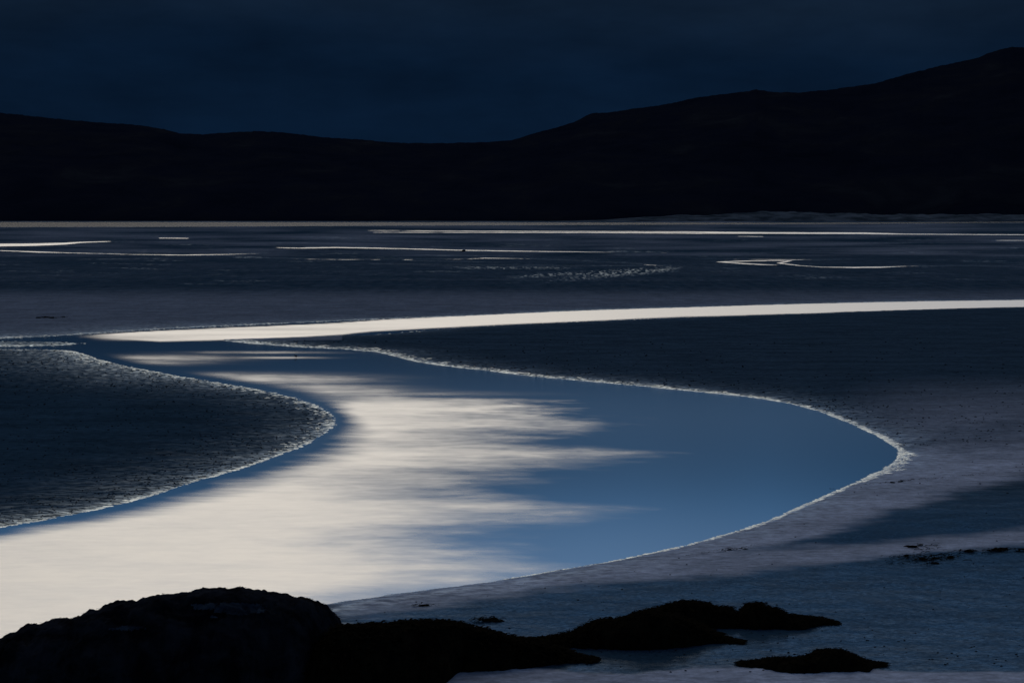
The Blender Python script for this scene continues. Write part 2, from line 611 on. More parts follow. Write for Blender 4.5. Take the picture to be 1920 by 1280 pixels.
Z = z_near * (1 - far_zone) + z_far * far_zone
on = np.clip(sdn / 1.0, 0, 1) * (1 - far_zone)
# broad swells and ripple relief of the sand
Z += on * (0.05 * fbm(X / 14, Y / 14, 3, 31) + 0.028 * (1 - 0.9 * sstep(PY, 880, 1000) * is_near) * fbm(X / 1.6, Y / 0.9, 3, 41))
Z += on * sstep(PY, 1000, 1100) * 0.004 * fbm(X / 0.55, Y / 0.5, 3, 45)
far_relief = far_zone * np.clip(fwn / 2, 0, 1)
Z += far_relief * 0.15 * fbm(X / 60, Y / 60, 3, 51)

# how wet the sand is (a water film hugs the shores, the crowns of the bars drain)
shore_scale = 1.25 + 2.0 * sstep(PX, 650, 200) * sstep(PY, 800, 680)
film = np.exp(-np.maximum(sd, 0) / (shore_scale * (1 - is_near) + 0.7 * is_near))
film *= 0.55 + 0.45 * sstep(fbm(X / 3.0, Y / 4.0, 4, 61), -0.35, 0.35)
film = film * (1 - far_zone)
# the glittering shoal on the far flat
shoal = sstep(PX, 980, 1180) * sstep(PX, 1300, 1240) * np.exp(-((PY - (524 - (PX - 1080) * 0.10)) / 5.0) ** 2)
shoal += 0.8 * sstep(PX, 820, 900) * sstep(PX, 1120, 1000) * np.exp(-((PY - 504.5) / 2.2) ** 2)
shoal += 0.75 * sstep(PX, 940, 1010) * sstep(PX, 1240, 1160) * np.exp(-((PY - (516 - (PX - 1060) * 0.06)) / 3.5) ** 2)
spark = 1.0 * sstep(fbm(X / 0.5, Y / 2.2, 2, 71), 0.05, 0.36)
glitter = 1.6 * np.clip(shoal, 0, 1) * spark
glitter += 0.85 * sstep(PX, 720, 300) * sstep(PY, 760, 690) * (PY > 640) * np.exp(-np.maximum(sd, 0) / 4.0) * sstep(fbm(X / 0.30, Y / 0.9, 3, 73, 0.6), -0.30, 0.50)
glitter += 0.30 * far_zone * sstep(PY, 436, 450) * 1.2 * sstep(fbm(PX / 180.0, PY / 3.0, 4, 75), 0.15, 0.45) * sstep(fbm(PX / 12.0, PY / 1.2, 2, 77), -0.2, 0.3)
film = np.maximum(film, 0.25 * np.exp(-np.maximum(fw, 0) / 0.5) * far_zone)

# drained, lighter sand
wob = 14 * fbm(X / 5.0, Y / 4.0, 4, 81) + 17 * fbm(X / 1.6, Y / 0.7, 4, 85, 0.6)
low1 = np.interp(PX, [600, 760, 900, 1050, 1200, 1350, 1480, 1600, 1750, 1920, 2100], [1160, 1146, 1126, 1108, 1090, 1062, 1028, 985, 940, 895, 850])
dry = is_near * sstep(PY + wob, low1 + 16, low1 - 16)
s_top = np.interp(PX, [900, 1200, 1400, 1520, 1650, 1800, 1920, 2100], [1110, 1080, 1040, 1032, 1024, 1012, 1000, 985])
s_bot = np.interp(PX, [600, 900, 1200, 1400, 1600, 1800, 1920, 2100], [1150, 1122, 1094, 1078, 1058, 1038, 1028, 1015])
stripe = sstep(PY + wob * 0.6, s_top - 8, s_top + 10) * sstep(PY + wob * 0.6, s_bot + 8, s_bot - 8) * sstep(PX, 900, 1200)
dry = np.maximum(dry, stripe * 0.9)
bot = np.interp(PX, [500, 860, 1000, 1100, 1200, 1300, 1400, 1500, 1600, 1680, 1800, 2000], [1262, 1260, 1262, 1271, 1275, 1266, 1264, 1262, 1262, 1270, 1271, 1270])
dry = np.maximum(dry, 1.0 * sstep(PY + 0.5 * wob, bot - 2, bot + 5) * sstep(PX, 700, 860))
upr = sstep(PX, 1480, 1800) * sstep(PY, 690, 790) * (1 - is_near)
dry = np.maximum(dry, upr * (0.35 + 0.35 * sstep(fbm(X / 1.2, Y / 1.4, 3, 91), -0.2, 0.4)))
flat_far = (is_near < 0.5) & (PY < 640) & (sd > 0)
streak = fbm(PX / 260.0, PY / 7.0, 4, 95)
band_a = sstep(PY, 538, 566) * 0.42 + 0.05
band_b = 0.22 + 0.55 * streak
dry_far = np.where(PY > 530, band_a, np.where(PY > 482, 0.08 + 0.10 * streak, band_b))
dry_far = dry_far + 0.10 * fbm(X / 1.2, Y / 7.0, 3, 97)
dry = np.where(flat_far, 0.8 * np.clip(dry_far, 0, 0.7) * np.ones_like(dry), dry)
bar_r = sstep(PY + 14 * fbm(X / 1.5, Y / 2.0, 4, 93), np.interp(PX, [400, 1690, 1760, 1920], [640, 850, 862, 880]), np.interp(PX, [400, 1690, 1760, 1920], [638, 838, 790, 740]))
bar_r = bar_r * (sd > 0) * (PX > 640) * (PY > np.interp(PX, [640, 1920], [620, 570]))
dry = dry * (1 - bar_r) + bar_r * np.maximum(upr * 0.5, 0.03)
puddle = sstep(PY, 860, 1000) * sstep(PX, 500, 700) * (1 - np.clip(dry, 0, 1)) * is_near
puddle *= 0.75 + 0.40 * fbm(X / 1.0, Y / 1.0, 4, 99, 0.6)
puddle = np.clip(puddle, 0, 1)
pool_film = np.clip(film, 0, 1)

verts = np.stack([X, Y, Z], -1).reshape(-1, 3)
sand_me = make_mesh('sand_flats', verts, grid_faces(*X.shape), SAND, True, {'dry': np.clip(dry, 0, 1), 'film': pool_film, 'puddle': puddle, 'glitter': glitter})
sand = add('sand_flats', sand_me, kind='structure')
SAND_GRID = (X, Y, Z, PX, PY, sd)

# solid ground under everything, out to the horizon on every side
gm = make_mesh('ground', [(-30000, -30000, -0.9), (30000, -30000, -0.9), (30000, 30000, -0.9), (-30000, 30000, -0.9)], [(0, 1, 2, 3)], mat_plain('seabed', (0.03, 0.035, 0.04), 0.9, 0.0, 0.3, 0.05))
add('ground', gm, kind='structure')

# ------------------------------------------------------------------ water
rows_w = np.concatenate([np.arange(413.0, 560, 2.0), np.arange(560, 1300, 1.6), np.geomspace(1300, 2400, 30)])
cols_w = np.concatenate([(-120 - edge)[::-1], np.arange(-120, 2041, 5.0), 2040 + edge])
WX, WY = fan(rows_w, cols_w)
WPX, WPY = project(WX, WY, 0.0)
wsd = -signed_near(WX, WY)                      # metres inside the water
# the running channel is ruffled, the lee of the right bank lies calm
ys = [640, 735, 748, 758, 775, 795, 815, 832, 848, 860, 885, 915, 935, 950, 970, 990, 1010, 1040, 1062, 1085, 1110, 1140]
xs = [560, 640, 1060, 1090, 1060, 1120, 960, 950, 1150, 1110, 900, 840, 900, 1080, 1010, 860, 820, 900, 985, 940, 800, 700]
xb = np.interp(WPY, ys, xs) - 110
wisp = 130 * fbm(WX / 3.6, WY / 2.2, 4, 111) + 90 * fbm(WX / 1.6, WY / 0.8, 4, 115, 0.6)
wid = 110 + 170 * sstep(WPY, 750, 830)
main = sstep(WPX - wisp, xb + wid, xb - wid)
top = sstep(WPY + 7 * fbm(WX / 3.0, WY / 4.0, 3, 117) + np.interp(WPX, [400, 650, 1100], [10, 2, -2]), 733, 764)
streaks = fbm(WX / 5.0, WY / 1.8, 5, 118, 0.6)
main = main * top * np.clip(0.95 + (0.10 + 0.55 * sstep(WPX, 560, 900)) * streaks - 0.08 * sstep(WPX, 500, 800), 0, 1)
# calm strip along the left bar
bar = np.stack(ground(left_bar_shore[:, 0], left_bar_shore[:, 1]), 1)
dbar = seg_dist(WX.astype(np.float32), WY.astype(np.float32), bar, False)
strip = np.interp(WPY, [640, 720, 770, 800, 850, 900, 990], [5.0, 2.6, 0.65, 1.0, 1.8, 1.9, 1.2])
calm = sstep(dbar + 0.40 * strip * fbm(WX / 2.6, WY / 0.9, 4, 119), strip * 0.35, strip * 1.75)
main = main * calm
# faint cat's paws on the upper pool
paws = np.zeros_like(main)
for (cx, cy, rx, ry, s) in [(300, 671, 130, 5.0, 0.62), (480, 660.5, 110, 1.8, 0.5), (510, 670.3, 75, 1.6, 0.7), (270, 679, 100, 4.5, 0.55), (500, 711, 150, 8.0, 0.85),
                            (600, 727, 120, 7.0, 0.6), (430, 704, 110, 5.0, 0.6), (700, 738, 180, 4.0, 0.5), (640, 735, 120, 8.0, 0.7)]:
    q = ((WPX - cx + 40 * fbm(WX / 3, WY / 2, 2, 121)) / rx) ** 2 + ((WPY - cy) / ry) ** 2
    paws = np.maximum(paws, s * np.exp(-q * 1.1) * (0.75 + 0.6 * fbm(WX / 2.5, WY / 1.2, 3, 123)))
paws *= sstep(dbar, 0.8, 2.6)
# the stream feeding the pool
fy = np.interp(WPX, far_shore[::-1, 0], far_shore[::-1, 1])
by = np.interp(WPX, [-500, 0, 160, 300, 430, 560, 640, 700, 860, 1000, 1280, 1920, 2600], [638, 637, 633, 640, 637, 632, 627, 621, 612.5, 606, 594, 575.5, 566])
ty = fy + np.interp(WPX, [0, 160, 300, 480, 640, 720, 900], [3, 2.5, 3.5, 4.0, 3.5, 1.5, -1])
jit = 1.5 * fbm(WX / 9.0, WY / 9.0, 3, 131)
stream = (0.86 + 0.14 * sstep(WPX, 300, 900) + 0.35 * fbm(WX / 14, WY / 5, 3, 135) * sstep(WPX, 900, 500)) * sstep(WPY + jit, ty - 0.8, ty + 0.8) * sstep(WPY + jit, by + 1.2, by - 1.6) * sstep(WPX, 140, 230)
neck = 0.8 * np.exp(-((WPY - 634 - 2 * fbm(WX / 8, WY / 5, 2, 133)) / 3.0) ** 2) * sstep(WPX, 160, 260) * sstep(WPX, 640, 480)
ruffle = np.maximum.reduce([main, paws, stream, neck])
breath = sstep(WPY, 960, 740) * (0.7 + 0.3 * sstep(WPY, 640, 800))      # the faintest stir on the calm water
ruffle = np.where(WPY < 548, 0.9, ruffle)
ruffle = np.where(WPY < 428, 0.11, ruffle)
wv = np.stack([WX, WY, np.zeros_like(WX)], -1).reshape(-1, 3)
add('water', make_mesh('water', wv, grid_faces(*WX.shape), WATER, True, {'ruffle': np.clip(ruffle, 0, 1), 'breath': breath}), kind='structure')

# ------------------------------------------------------------------ hills beyond the estuary
ridge_px = [(-2600, 235), (-1500, 190), (-900, 225), (-500, 200), (-200, 196), (0, 210), (60, 217), (140, 226), (240, 233), (290, 238), (340, 250), (385, 252), (430, 248), (480, 246),
            (530, 248), (570, 253), (620, 259), (680, 262), (740, 268), (820, 268.5), (900, 267.5), (960, 263), (990, 253), (1040, 240), (1075, 228),
            (1110, 212), (1160, 208), (1250, 195), (1310, 182), (1400, 170.5), (1415, 167.5), (1440, 172), (1490, 174), (1560, 167), (1640, 155),
            (1690, 140), (1740, 128), (1830, 108), (1850, 98), (1890, 88), (1920, 90), (2050, 84), (2300, 130), (2800, 150), (3600, 230), (4600, 200)]
rp = np.array(ridge_px, float)


def heightland(name, foot, ridge_d, back, nu, nt, seed, profile, mat, crag, umin=-2600, umax=4600):
    u = np.linspace(umin, umax, nu)
    t = np.concatenate([np.linspace(0, 1, nt), np.linspace(1.05, 2.0, nt // 3)])
    U, T = np.meshgrid(u, t)
    D = np.where(T <= 1, foot + (ridge_d - foot) * T, ridge_d + (back - ridge_d) * (T - 1))
    xs_, zs_ = at_dist(U, profile(U), ridge_d)
    Xh = (U - 960.0) / FPX * D
    up = np.where(T <= 1, T ** 0.8 * (1.02 - 0.02 * T), np.maximum(1 - (T - 1) ** 1.2, 0))
    nz = fbm(Xh / 420, D / 420, 6, seed, 0.55)
    fall = np.sin(np.clip(T, 0, 1) * math.pi) + 0.10 * (T > 0.98)
    Zh = zs_ * up + crag * nz * fall
    Zh = np.where(T == 0, -1.5, Zh)
    Zh = np.where(T >= 2.0, -1.5, Zh)
    v = np.stack([Xh, D, Zh], -1).reshape(-1, 3)
    return add(name, make_mesh(name, v, grid_faces(*U.shape), mat), kind='structure')


def ridge_row(U):
    base = np.interp(U, rp[:, 0], rp[:, 1])
    return base + 1.6 * fbm(U / 26.0, U * 0 + 3.3, 4, 141, 0.6) + 1.0 * fbm(U / 7.0, U * 0 + 8.3, 2, 145)


heightland('hills', 4150.0, 5600.0, 8200.0, 1500, 90, 151, ridge_row, HILL, 26.0)


def dune_row(U):
    top_ = np.interp(U, [-2600, 1040, 1120, 1190, 1260, 1350, 1440, 1540, 1640, 1740, 1850, 1920, 2300, 3000], [414.5, 414.5, 412.5, 408, 404, 401.5, 395, 399, 401, 402, 401, 402, 404, 409])
    return top_ + 4.5 * fbm(U / 45.0, U * 0 + 1.7, 4, 161, 0.6) * sstep(U, 1120, 1350)


heightland('dunes', 3950.0, 4080.0, 4300.0, 900, 14, 171, dune_row, DUNE, 5.0, 700, 3000)

# ------------------------------------------------------------------ bright rim along the pool's edge: sky glint put into white lumps
def ellipsoid_template(nr=3, ns=7, flat=False):
    v = [(0, 0, 1)]
    for i in range(1, nr + 1):
        a = math.pi / 2 * i / nr
        for k in range(ns):
            b = 2 * math.pi * k / ns
            v.append((i / nr * math.cos(b), i / nr * math.sin(b), 1 - (i / nr) ** 2) if flat else (math.sin(a) * math.cos(b), math.sin(a) * math.sin(b), math.cos(a)))
    f = [(0, 1 + k, 1 + (k + 1) % ns) for k in range(ns)]
    for i in range(nr - 1):
        for k in range(ns):
            p, q = 1 + i * ns + k, 1 + i * ns + (k + 1) % ns
            f += [(p, p + ns, q + ns), (p, q + ns, q)]
    return np.array(v), np.array(f)


def scatter_mesh(name, template, pos, scale, rotz, mat, tilt=None, wobble=0.0):
    tv, tf = template
    n = len(pos)
    c, s = np.cos(rotz)[:, None], np.sin(rotz)[:, None]
    v = tv[None] * scale[:, None, :]
    if wobble:
        v = v * (1 + wobble * (rng.random((n, len(tv), 1)) - 0.5))
    x = v[..., 0] * c - v[..., 1] * s
    y = v[..., 0] * s + v[..., 1] * c
    v = np.stack([x, y, v[..., 2]], -1) + pos[:, None, :]
    f = tf[None] + (np.arange(n) * len(tv))[:, None, None]
    return make_mesh(name, v.reshape(-1, 3), f.reshape(-1, 3), mat)


def surface_z(xq, yq):
    """height of the sand under points, from the fan grid"""
    pr = np.interp(-np.asarray(yq), -SAND_GRID[1][:, 0], np.arange(SAND_GRID[1].shape[0]))
    uu = np.asarray(xq) / np.asarray(yq) * FPX + 960.0
    pc = np.interp(uu, cols_f, np.arange(len(cols_f)))
    i = np.clip(pr.astype(int), 0, SAND_GRID[2].shape[0] - 2)
    j = np.clip(pc.astype(int), 0, SAND_GRID[2].shape[1] - 2)
    a, b_ = pr - i, pc - j
    Zg = SAND_GRID[2]
    return (Zg[i, j] * (1 - a) + Zg[i + 1, j] * a) * (1 - b_) + (Zg[i, j + 1] * (1 - a) + Zg[i + 1, j + 1] * a) * b_


def along(line_px, step, lo, hi):
    """points every `step` metres along a traced shore between two indices of its length"""
    g = np.stack(ground(line_px[:, 0], line_px[:, 1]), 1)
    L = np.concatenate([[0], np.cumsum(np.hypot(*np.diff(g, axis=0).T))])
    q = np.arange(0, L[-1], step)
    gx, gy = np.interp(q, L, g[:, 0]), np.interp(q, L, g[:, 1])
    tx, ty2 = np.gradient(gx), np.gradient(gy)
    nrm = np.hypot(tx, ty2) + 1e-9
    ppx, ppy = project(gx, gy, 0.0)
    return gx, gy, -ty2 / nrm, tx / nrm, ppx, ppy


fpos, fscl, frot = [], [], []


def rim_glint_on(line_px, step, strength, width, per=2):
    gx, gy, nx, ny, ppx, ppy = along(line_px, step, 0, 1)
    for _ in range(per):
        st = strength(ppx, ppy) * np.clip(0.75 + 1.1 * fbm(gx / 1.3, gy / 1.3, 3, 193), 0.15, 1)
        keep = (rng.random(len(gx)) < st) & (ppx > -150) & (ppx < 2070)
        k = np.nonzero(keep)[0]
        off = (rng.random(len(k)) ** 1.8) * width(ppx[k], ppy[k]) * np.clip(1 + 1.3 * fbm(gx[k] / 0.8, gy[k] / 0.8, 2, 195), 0.3, 2) * np.where(rng.random(len(k)) < 0.10, -0.12, 1)
        # step to the sand side
        sx, sy = nx[k], ny[k]
        x0, y0 = gx[k] + sx * off, gy[k] + sy * off
        tst = signed_near((gx[k] + sx * 0.3).astype(np.float32), (gy[k] + sy * 0.3).astype(np.float32))
        flip = np.where(tst < 0, -1.0, 1.0)
        x0, y0 = gx[k] + sx * off * flip, gy[k] + sy * off * flip
        sz = np.clip(gy[k] / 70.0, 0.6, 1.25) * (0.55 + 0.9 * rng.random(len(k)))
        fpos.append(np.stack([x0, y0, np.maximum(surface_z(x0, y0), 0) - 0.004], 1))
        big_ = np.where((ppy[k] > 800) & (ppx[k] > 700), 1.0, np.where(ppy[k] > 860, 1.05, 0.75)) * (0.7 + 0.6 * np.clip(0.5 + fbm(gx[k] / 2.5, gy[k] / 2.5, 2, 191), 0, 1))
        fscl.append(np.stack([0.105 * sz * big_, 0.045 * sz * big_, 0.013 * sz * big_ * (0.5 + 0.9 * rng.random(len(k)))], 1))
        frot.append(rng.normal(0, 0.25, len(k)))


near_strength = lambda px, py: np.where(py > 860, sstep(px, 900, 1010) * 0.95, np.where(px > 1560, 0.95, 0.6))
near_width = lambda px, py: np.where(py > 846, 0.05 + 0.40 * np.exp(-((px - 1680) / 50.0) ** 2) + 0.07 * sstep(px, 1000, 1400), 0.22 + 0.5 * sstep(px, 1600, 900) + 0.5 * sstep(px, 800, 700))
rim_glint_on(near_shore, 0.06, near_strength, near_width, 4)
rim_glint_on(left_bar_shore, 0.10, lambda px, py: np.where(py > 790, 0.85, 0.75), lambda px, py: np.where(py > 850, 0.16, np.where(py > 770, 0.6, 0.9)), 3)
rim_glint_on(bar_top, 0.25, lambda px, py: 0.40 * sstep(px, 1500, 1000) + 0.08, lambda px, py: 0.8 + 0 * px, 1)
rim_glint_on(far_shore, 0.22, lambda px, py: 0.75 * sstep(px, 900, 700), lambda px, py: 1.0 + 0 * px, 2)
tl = np.concatenate([tongue_px, tongue_px[:1]])
rim_glint_on(tl, 0.2, lambda px, py: 0.5 + 0 * px, lambda px, py: 2.2 + 0 * px, 2)
fpos, fscl, frot = np.concatenate(fpos), np.concatenate(fscl), np.concatenate(frot)
rim_glint_me = scatter_mesh('rim_glint', ellipsoid_template(3, 8, True), fpos, fscl, frot, RIM_GLINT, wobble=0.25)
add('rim_glint', rim_glint_me, kind='stuff', label='thin broken rim of white lumps round the pool edge, sky glint painted white', category='rim_glint')

# ------------------------------------------------------------------ lugworm casts peppered over the bars
n_try = 60000
cx_ = rng.uniform(-60, 1980, n_try)
cy_ = rng.uniform(640, 1275, n_try)
gx, gy = ground(cx_, cy_)
s_ = signed_near(gx.astype(np.float32), gy.astype(np.float32))
nearbank = (cx_ > 600) & (cy_ > np.interp(cx_, [560, 1500, 1690, 1900], [1000, 890, 842, 842]))
p = 1.8 * np.where(nearbank, 0.012 + 0.012 * (cy_ > 1190) * (cx_ > 1400), 0.06 + 0.42 * np.exp(-s_ / 4.0)) * (s_ > 0.25)
p = np.where(~nearbank & (cx_ > 640), p * 0.55, p)
p *= np.clip(0.6 + 1.3 * fbm(gx / 4, gy / 4, 3, 181), 0, 2)
k = np.nonzero(rng.random(n_try) < p)[0]
sc = np.clip(gy[k] / 75.0, 0.55, 1.4) * (0.6 + 0.8 * rng.random(len(k)))
cpos = np.stack([gx[k], gy[k], surface_z(gx[k], gy[k]) - 0.004], 1)
cscl = np.stack([0.040 * sc, 0.034 * sc, 0.024 * sc], 1)
casts_me = scatter_mesh('worm_casts', ellipsoid_template(2, 6), cpos, cscl, rng.random(len(k)) * 6, CAST, wobble=0.6)
add('worm_casts', casts_me, kind='stuff', label='tiny dark lugworm casts peppered over the wet sand bars', category='worm casts')

# ------------------------------------------------------------------ rocks
def frond_template():
    """a drooping strap of wrack, five segments, slightly folded"""
    v, f = [], []
    for i in range(5):
        t = i / 4
        w = 0.16 * math.sin(math.pi * (0.18 + 0.75 * t))
        v += [(t, -w, 0.30 * math.sin(math.pi * t * 0.9) - 0.10 * t), (t, w, 0.30 * math.sin(math.pi * t * 0.9) - 0.10 * t + 0.05)]
    for i in range(4):
        a = 2 * i
        f += [(a, a + 2, a + 3), (a, a + 3, a + 1)]
    return np.array(v), np.array(f)


FROND = frond_template()


def rock(name, top, base, depth, label, mat, seed, rough=0.10, weed=0.0, weed_len=0.13, nu=150, nt=44, group=None, lean=0.45, flat=0.75):
    """a rock whose crest is `top` (photo outline) and whose near foot is `base`; depth in metres front to back"""
    top, base = np.array(top, float), np.array(base, float)
    x0, x1 = top[0, 0], top[-1, 0]
    u = x0 + (x1 - x0) * (0.5 - 0.5 * np.cos(np.linspace(0.0, math.pi, nu)))
    ty_ = np.interp(u, top[:, 0], top[:, 1])
    by_ = np.maximum(np.interp(u, base[:, 0], base[:, 1]) + 2.5 * fbm(u / 14.0, u * 0 + 0.7, 3, seed + 31), ty_ + 0.5)
    gx0, gy0 = ground(u, by_)
    g0 = np.maximum(surface_z(gx0, np.clip(gy0, 15, 1500)), 0.0)
    gx0, yf = ground(u, by_, g0)
    hgt_px = by_ - ty_
    dep = depth * (0.05 + 0.95 * np.clip(hgt_px / hgt_px.max(), 0, 1) ** 0.5)
    yr = yf + dep * lean
    xr, zr = at_dist(u, ty_, yr)
    zr = np.maximum(zr, g0 + 0.02)
    t = np.linspace(0, 1, nt)
    yy = yf[None, :] + dep[None, :] * t[:, None]
    s = np.where(t < lean, t / lean, (1 - t) / (1 - lean))
    shape = np.clip(1 - (1 - s) ** 2.0, 0, 1) ** flat
    xx = np.repeat(xr[None, :], nt, 0)
    zz = (zr - g0)[None, :] * shape[:, None]
    end = np.clip(np.minimum(np.arange(nu), np.arange(nu)[::-1]) / 8.0, 0, 1)[None, :]
    nz = fbm(xx / 0.55, yy / 0.55, 5, seed, 0.6) + 0.5 * np.abs(fbm(xx / 0.25 + 5, yy / 0.9, 3, seed + 7))
    crest = 1 - 0.75 * np.exp(-((t - lean) / 0.10) ** 2)[:, None]
    zz = zz + rough * nz * shape[:, None] ** 0.5 * crest * end * np.clip(zz / 0.3, 0.15, 1.0)
    zz = zz + 0.018 * fbm(xx / 0.12, yy / 0.12, 3, seed + 17) * end * (shape[:, None] ** 0.5)
    zz = zz + g0[None, :]
    yy = yy + 0.10 * rough * 6 * fbm(xx / 0.5 + 9, zz / 0.5, 3, seed + 3) * end
    gz = surface_z(xx[[0, -1]].ravel(), np.clip(yy[[0, -1]].ravel(), 15, 250)).reshape(2, -1)
    zz[0] = gz[0] - 0.12
    zz[-1] = gz[1] - 0.12
    zz[:, 0] = np.minimum(zz[:, 0], gz.min() - 0.05)
    zz[:, -1] = np.minimum(zz[:, -1], gz.min() - 0.05)
    cx, cy = float(xx.mean()), float(yy.mean())
    root = empty(name, (cx, cy, 0.0), label=label, category='rock')
    if group:
        root['group'] = group
    v = np.stack([xx - cx, yy - cy, zz], -1)
    body = add('rock_body', make_mesh('rock_body', v.reshape(-1, 3), grid_faces(nt, nu), mat), root)
    if weed > 0:
        n = int(weed)
        i = np.clip((rng.random(n) ** 0.9 * (nt - 2)).astype(int), 0, nt - 2)
        j = (rng.random(n) * (nu - 2)).astype(int)
        pos = v[i, j] + rng.random((n, 1)) * (v[i + 1, j] - v[i, j]) + rng.random((n, 1)) * (v[i, j + 1] - v[i, j])
        ln = weed_len * (0.5 + 0.9 * rng.random(n))
        scl = np.stack([ln, ln * 0.8, ln * (0.3 + 0.5 * rng.random(n))], 1)
        wm = scatter_mesh('seaweed', FROND, pos, scl, rng.random(n) * 6.283, WEED, wobble=0.3)
        add('seaweed', wm, root, kind='stuff')
    return root, v, (cx, cy)


boulder_top = [(-190, 1300), (-170, 1262), (-120, 1240), (-60, 1222), (-15, 1206), (2, 1197), (10, 1193), (28, 1188), (33, 1182), (45, 1178), (60, 1173.5), (66, 1176), (85, 1168),
               (100, 1161), (118, 1159), (126, 1162), (155, 1155), (160, 1150), (172, 1150), (190, 1141), (210, 1133), (238, 1129), (248, 1131), (262, 1123), (285, 1117.5),
               (340, 1112), (392, 1105.5), (440, 1105), (470, 1106.5), (498, 1109), (516, 1109.5), (532, 1115), (547, 1124), (556, 1124), (572, 1125), (592, 1131), (612, 1139),
               (624, 1149), (632, 1160), (637, 1176), (639, 1200), (640, 1290)]
boulder_base = [(-190, 1330), (0, 1345), (300, 1350), (560, 1335), (640, 1300)]
big, bv, bc = rock('boulder', boulder_top, boulder_base, 3.2, 'large dark rounded boulder beside the bright water with pale patches near its crest', ROCK, 301,
                   rough=0.16, weed=2600, weed_len=0.055, nu=420, nt=110, lean=0.55, flat=0.62)
# bare pale faces of stone on the near side of the boulder's crest
tri = bv.reshape(-1, 3)
nt_, nu_ = bv.shape[:2]
for (pcx, pcy, prx, pry) in [(450, 1142, 55, 13), (385, 1137, 30, 8), (520, 1240, 14, 5), (255, 1256, 13, 3), (400, 1157, 9, 4), (240, 1178, 40, 6)]:
    qx, qy = project(bv[..., 0] + bc[0], bv[..., 1] + bc[1], bv[..., 2])
    rag = 0.9 * fbm(bv[..., 0] / 0.22, bv[..., 2] / 0.07 + bv[..., 1] / 0.3, 4, 311)
    m_ = (((qx - pcx) / prx) ** 2 + ((qy - pcy) / pry) ** 2 + rag < 1.0)
    m_[int(nt_ * 0.56):] = False
    sel = m_[:-1, :-1] & m_[1:, :-1] & m_[:-1, 1:] & m_[1:, 1:]
    fi = grid_faces(nt_, nu_)[sel.ravel()]
    if len(fi) == 0:
        continue
    used, inv = np.unique(fi, return_inverse=True)
    pv = tri[used] + np.array([0, -0.012, 0.010])
    add('pale_face', make_mesh('pale_face', pv, inv.reshape(-1, 4), LICHEN), big)

rock('weedy_rock', [(540, 1262), (570, 1235), (600, 1205), (636, 1176), (660, 1172), (700, 1172), (740, 1168), (775, 1167), (800, 1164.5), (850, 1167), (880, 1174), (915, 1184), (950, 1193), (985, 1200), (1010, 1203),
                    (1040, 1214), (1065, 1225), (1090, 1236), (1112, 1240)],
     [(540, 1330), (700, 1322), (800, 1302), (842, 1280), (860, 1262), (940, 1257), (1000, 1251), (1060, 1244), (1112, 1241)], 2.3,
     'broad low mound of dark seaweed covered rock right of the big boulder', WEEDROCK, 331, 0.10, 6000, 0.12, 240, 60)
rock('weedy_rock', [(988, 1204), (1050, 1193), (1075, 1185), (1100, 1173), (1122, 1164), (1140, 1163.5), (1165, 1160), (1200, 1149), (1230, 1146), (1262, 1152), (1300, 1166), (1330, 1180), (1355, 1192), (1370, 1203), (1390, 1206)],
     [(988, 1206), (1020, 1215), (1080, 1215), (1150, 1218), (1210, 1219.5), (1270, 1215), (1320, 1209), (1360, 1206.5), (1390, 1207.5)], 1.7,
     'long dark weed covered rock sloping up to the right in the middle foreground', WEEDROCK, 341, 0.07, 3600, 0.10, 180, 44)
rock('weedy_rock', [(1170, 1168), (1200, 1150), (1230, 1142), (1260, 1132), (1290, 1128), (1305, 1126.5), (1330, 1131), (1346, 1138), (1375, 1140.5), (1378, 1148), (1398, 1162), (1410, 1176)],
     [(1170, 1172), (1250, 1181), (1330, 1180), (1380, 1179), (1410, 1178)], 1.5,
     'humped dark weed covered rock just behind the long sloping one', WEEDROCK, 351, 0.06, 2200, 0.10, 130, 40)
rock('weedy_rock', [(1372, 1166), (1384, 1152), (1392, 1142), (1400, 1133), (1408, 1131.5), (1414, 1134), (1420, 1131.5), (1432, 1132), (1440, 1138), (1450, 1141), (1459, 1141), (1470, 1147), (1480, 1153), (1500, 1156), (1525, 1158.5), (1545, 1162), (1568, 1170)],
     [(1372, 1178), (1400, 1181), (1450, 1181), (1500, 1182), (1530, 1175), (1568, 1171.5)], 1.4,
     'dark knobbly rock with a flat tail pointing right', WEEDROCK, 361, 0.06, 2200, 0.09, 150, 40)
rock('weedy_rock', [(1384, 1247.5), (1400, 1243), (1430, 1240), (1450, 1235.5), (1490, 1235), (1510, 1232), (1535, 1221), (1560, 1218), (1580, 1219), (1600, 1227), (1625, 1239), (1643, 1246), (1660, 1248)],
     [(1384, 1249), (1420, 1253), (1440, 1256), (1460, 1261), (1500, 1262.5), (1600, 1259), (1622, 1260), (1632, 1253), (1660, 1249.5)], 1.2,
     'small dark weedy hump lying alone at the lower right', WEEDROCK, 371, 0.05, 1700, 0.08, 140, 36)
rock('stone', [(863, 471), (866, 469.4), (870, 468), (873, 469.2), (875, 471)], [(863, 471.2), (868, 471.6), (875, 471.2)], 1.2,
     'lone dark stone in a thin far channel', WEEDROCK, 381, 0.05, 0, nu=24, nt=14)

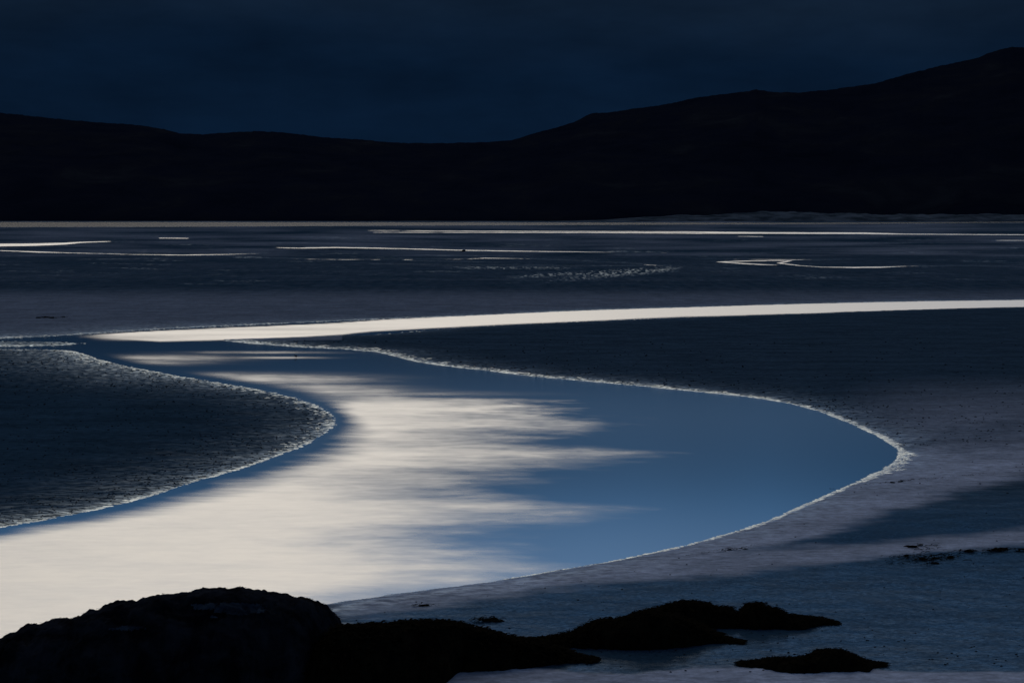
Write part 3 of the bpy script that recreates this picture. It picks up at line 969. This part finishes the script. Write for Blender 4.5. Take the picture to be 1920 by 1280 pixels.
# ------------------------------------------------------------------ wrack stranded on the sand
def clump(cx, cy, w, h, n, label, flen=0.22, slope=0.0):
    bx_, by_ = ground(cx, cy)
    bx_, by_ = float(bx_), float(by_)
    root = empty('seaweed_clump', (bx_, by_, 0), label=label, category='seaweed', group='seaweed stranded on the sand')
    px_ = cx + rng.normal(0, w / 3.2, n)
    py_ = cy + rng.normal(0, h / 3.2, n) + 0.12 * h * np.sin(px_ / w * 9) + slope * (px_ - cx)
    x_, y_ = ground(px_, py_)
    z_ = surface_z(x_, y_)
    pos = np.stack([x_ - bx_, y_ - by_, z_ + 0.01 + 0.03 * rng.random(n)], 1)
    ln = flen * (0.4 + 0.9 * rng.random(n))
    add('fronds', scatter_mesh('fronds', FROND, pos, np.stack([ln, ln * 0.6, ln * 0.5], 1), rng.normal(0, 0.5, n) + np.pi * (rng.random(n) < 0.5), WEED, wobble=0.4), root, kind='stuff')
    heap = rng.integers(0, n, max(3, n // 22))
    add('heap', scatter_mesh('heap', ellipsoid_template(2, 7), pos[heap] - np.array([0, 0, 0.02]), np.stack([0.07 + 0.10 * rng.random(len(heap)), 0.05 + 0.05 * rng.random(len(heap)), 0.03 + 0.03 * rng.random(len(heap))], 1) * flen / 0.22, rng.normal(0, 0.4, len(heap)), WEED, wobble=0.5), root, kind='stuff')


clump(912, 1170, 46, 7, 90, 'thin dark strand of seaweed behind the broad weedy mound', 0.16)
clump(1738, 1056, 95, 16, 150, 'largest scattered patch of dark seaweed on the sand at right', 0.18)
clump(1735, 1036, 40, 18, 40, 'loose wisps of seaweed just above the largest patch at right', 0.16)
clump(1815, 1043.5, 26, 3, 36, 'small dark seaweed heap left of the pair at the right edge', 0.16)
clump(1870, 1041.5, 40, 4, 70, 'dark low seaweed heap second from the right edge', 0.18)
clump(1918, 1041.5, 18, 3, 30, 'dark seaweed heap cut by the right edge', 0.18)
clump(795, 1139.5, 30, 2.5, 30, 'tiny seaweed scrap on the pale bank above the broad mound', 0.13)
clump(98, 599.3, 44, 1.2, 60, 'thin dark strand of weed on the far sand at left', 0.40)
clump(1735, 902.5, 280, 1.6, 70, 'long thin drift line of weed crossing the pale bank at right', 0.13, -0.075)
clump(1365, 1038, 110, 2.5, 50, 'short dark drift line of weed on the pale bank below the pool', 0.12, -0.14)

# ------------------------------------------------------------------ small wading bird in the pool
def bird():
    bx_, by_ = ground(555, 671.5)
    root = empty('wading_bird', (float(bx_), float(by_), -0.06), label='small dark wading bird standing in the blue upper pool', category='bird')
    mat = mat_plain('dark_plumage', (0.008, 0.009, 0.012), 0.7, 0.1)
    rings = [(-0.17, 0.0, 0.225, 0.008), (-0.12, 0, 0.235, 0.030), (-0.05, 0, 0.245, 0.062), (0.03, 0, 0.250, 0.070), (0.09, 0, 0.265, 0.050), (0.115, 0, 0.31, 0.028),
             (0.125, 0, 0.345, 0.026), (0.145, 0, 0.372, 0.034), (0.172, 0, 0.372, 0.024), (0.190, 0, 0.368, 0.009), (0.27, 0, 0.350, 0.003)]
    ns = 9
    v, f = [], []
    for i, (x, y, z, r) in enumerate(rings):
        neck_ = 4 <= i <= 6
        for k in range(ns):
            a = 2 * math.pi * k / ns
            if neck_:
                v.append((x + r * math.cos(a), y + r * math.sin(a), z))
            else:
                v.append((x, y + r * math.sin(a) * 0.85, z + r * math.cos(a)))
    for i in range(len(rings) - 1):
        for k in range(ns):
            p_, q_ = i * ns + k, i * ns + (k + 1) % ns
            f.append((p_, q_, q_ + ns, p_ + ns))
    add('body', make_mesh('body', v, f, mat), root)
    for sy in (-0.03, 0.03):
        lv, lf = [], []
        for i, (x, z, r) in enumerate([(0.01, 0.20, 0.012), (-0.015, 0.11, 0.007), (0.005, 0.0, 0.006)]):
            for k in range(6):
                a = 2 * math.pi * k / 6
                lv.append((x + r * math.cos(a), sy + r * math.sin(a), z))
        for i in range(2):
            for k in range(6):
                p_, q_ = i * 6 + k, i * 6 + (k + 1) % 6
                lf.append((p_, q_, q_ + 6, p_ + 6))
        add('leg', make_mesh('leg', lv, lf, mat), root)
    root.rotation_euler.z = R(140)
    root.scale = (0.75, 0.75, 0.75)


bird()
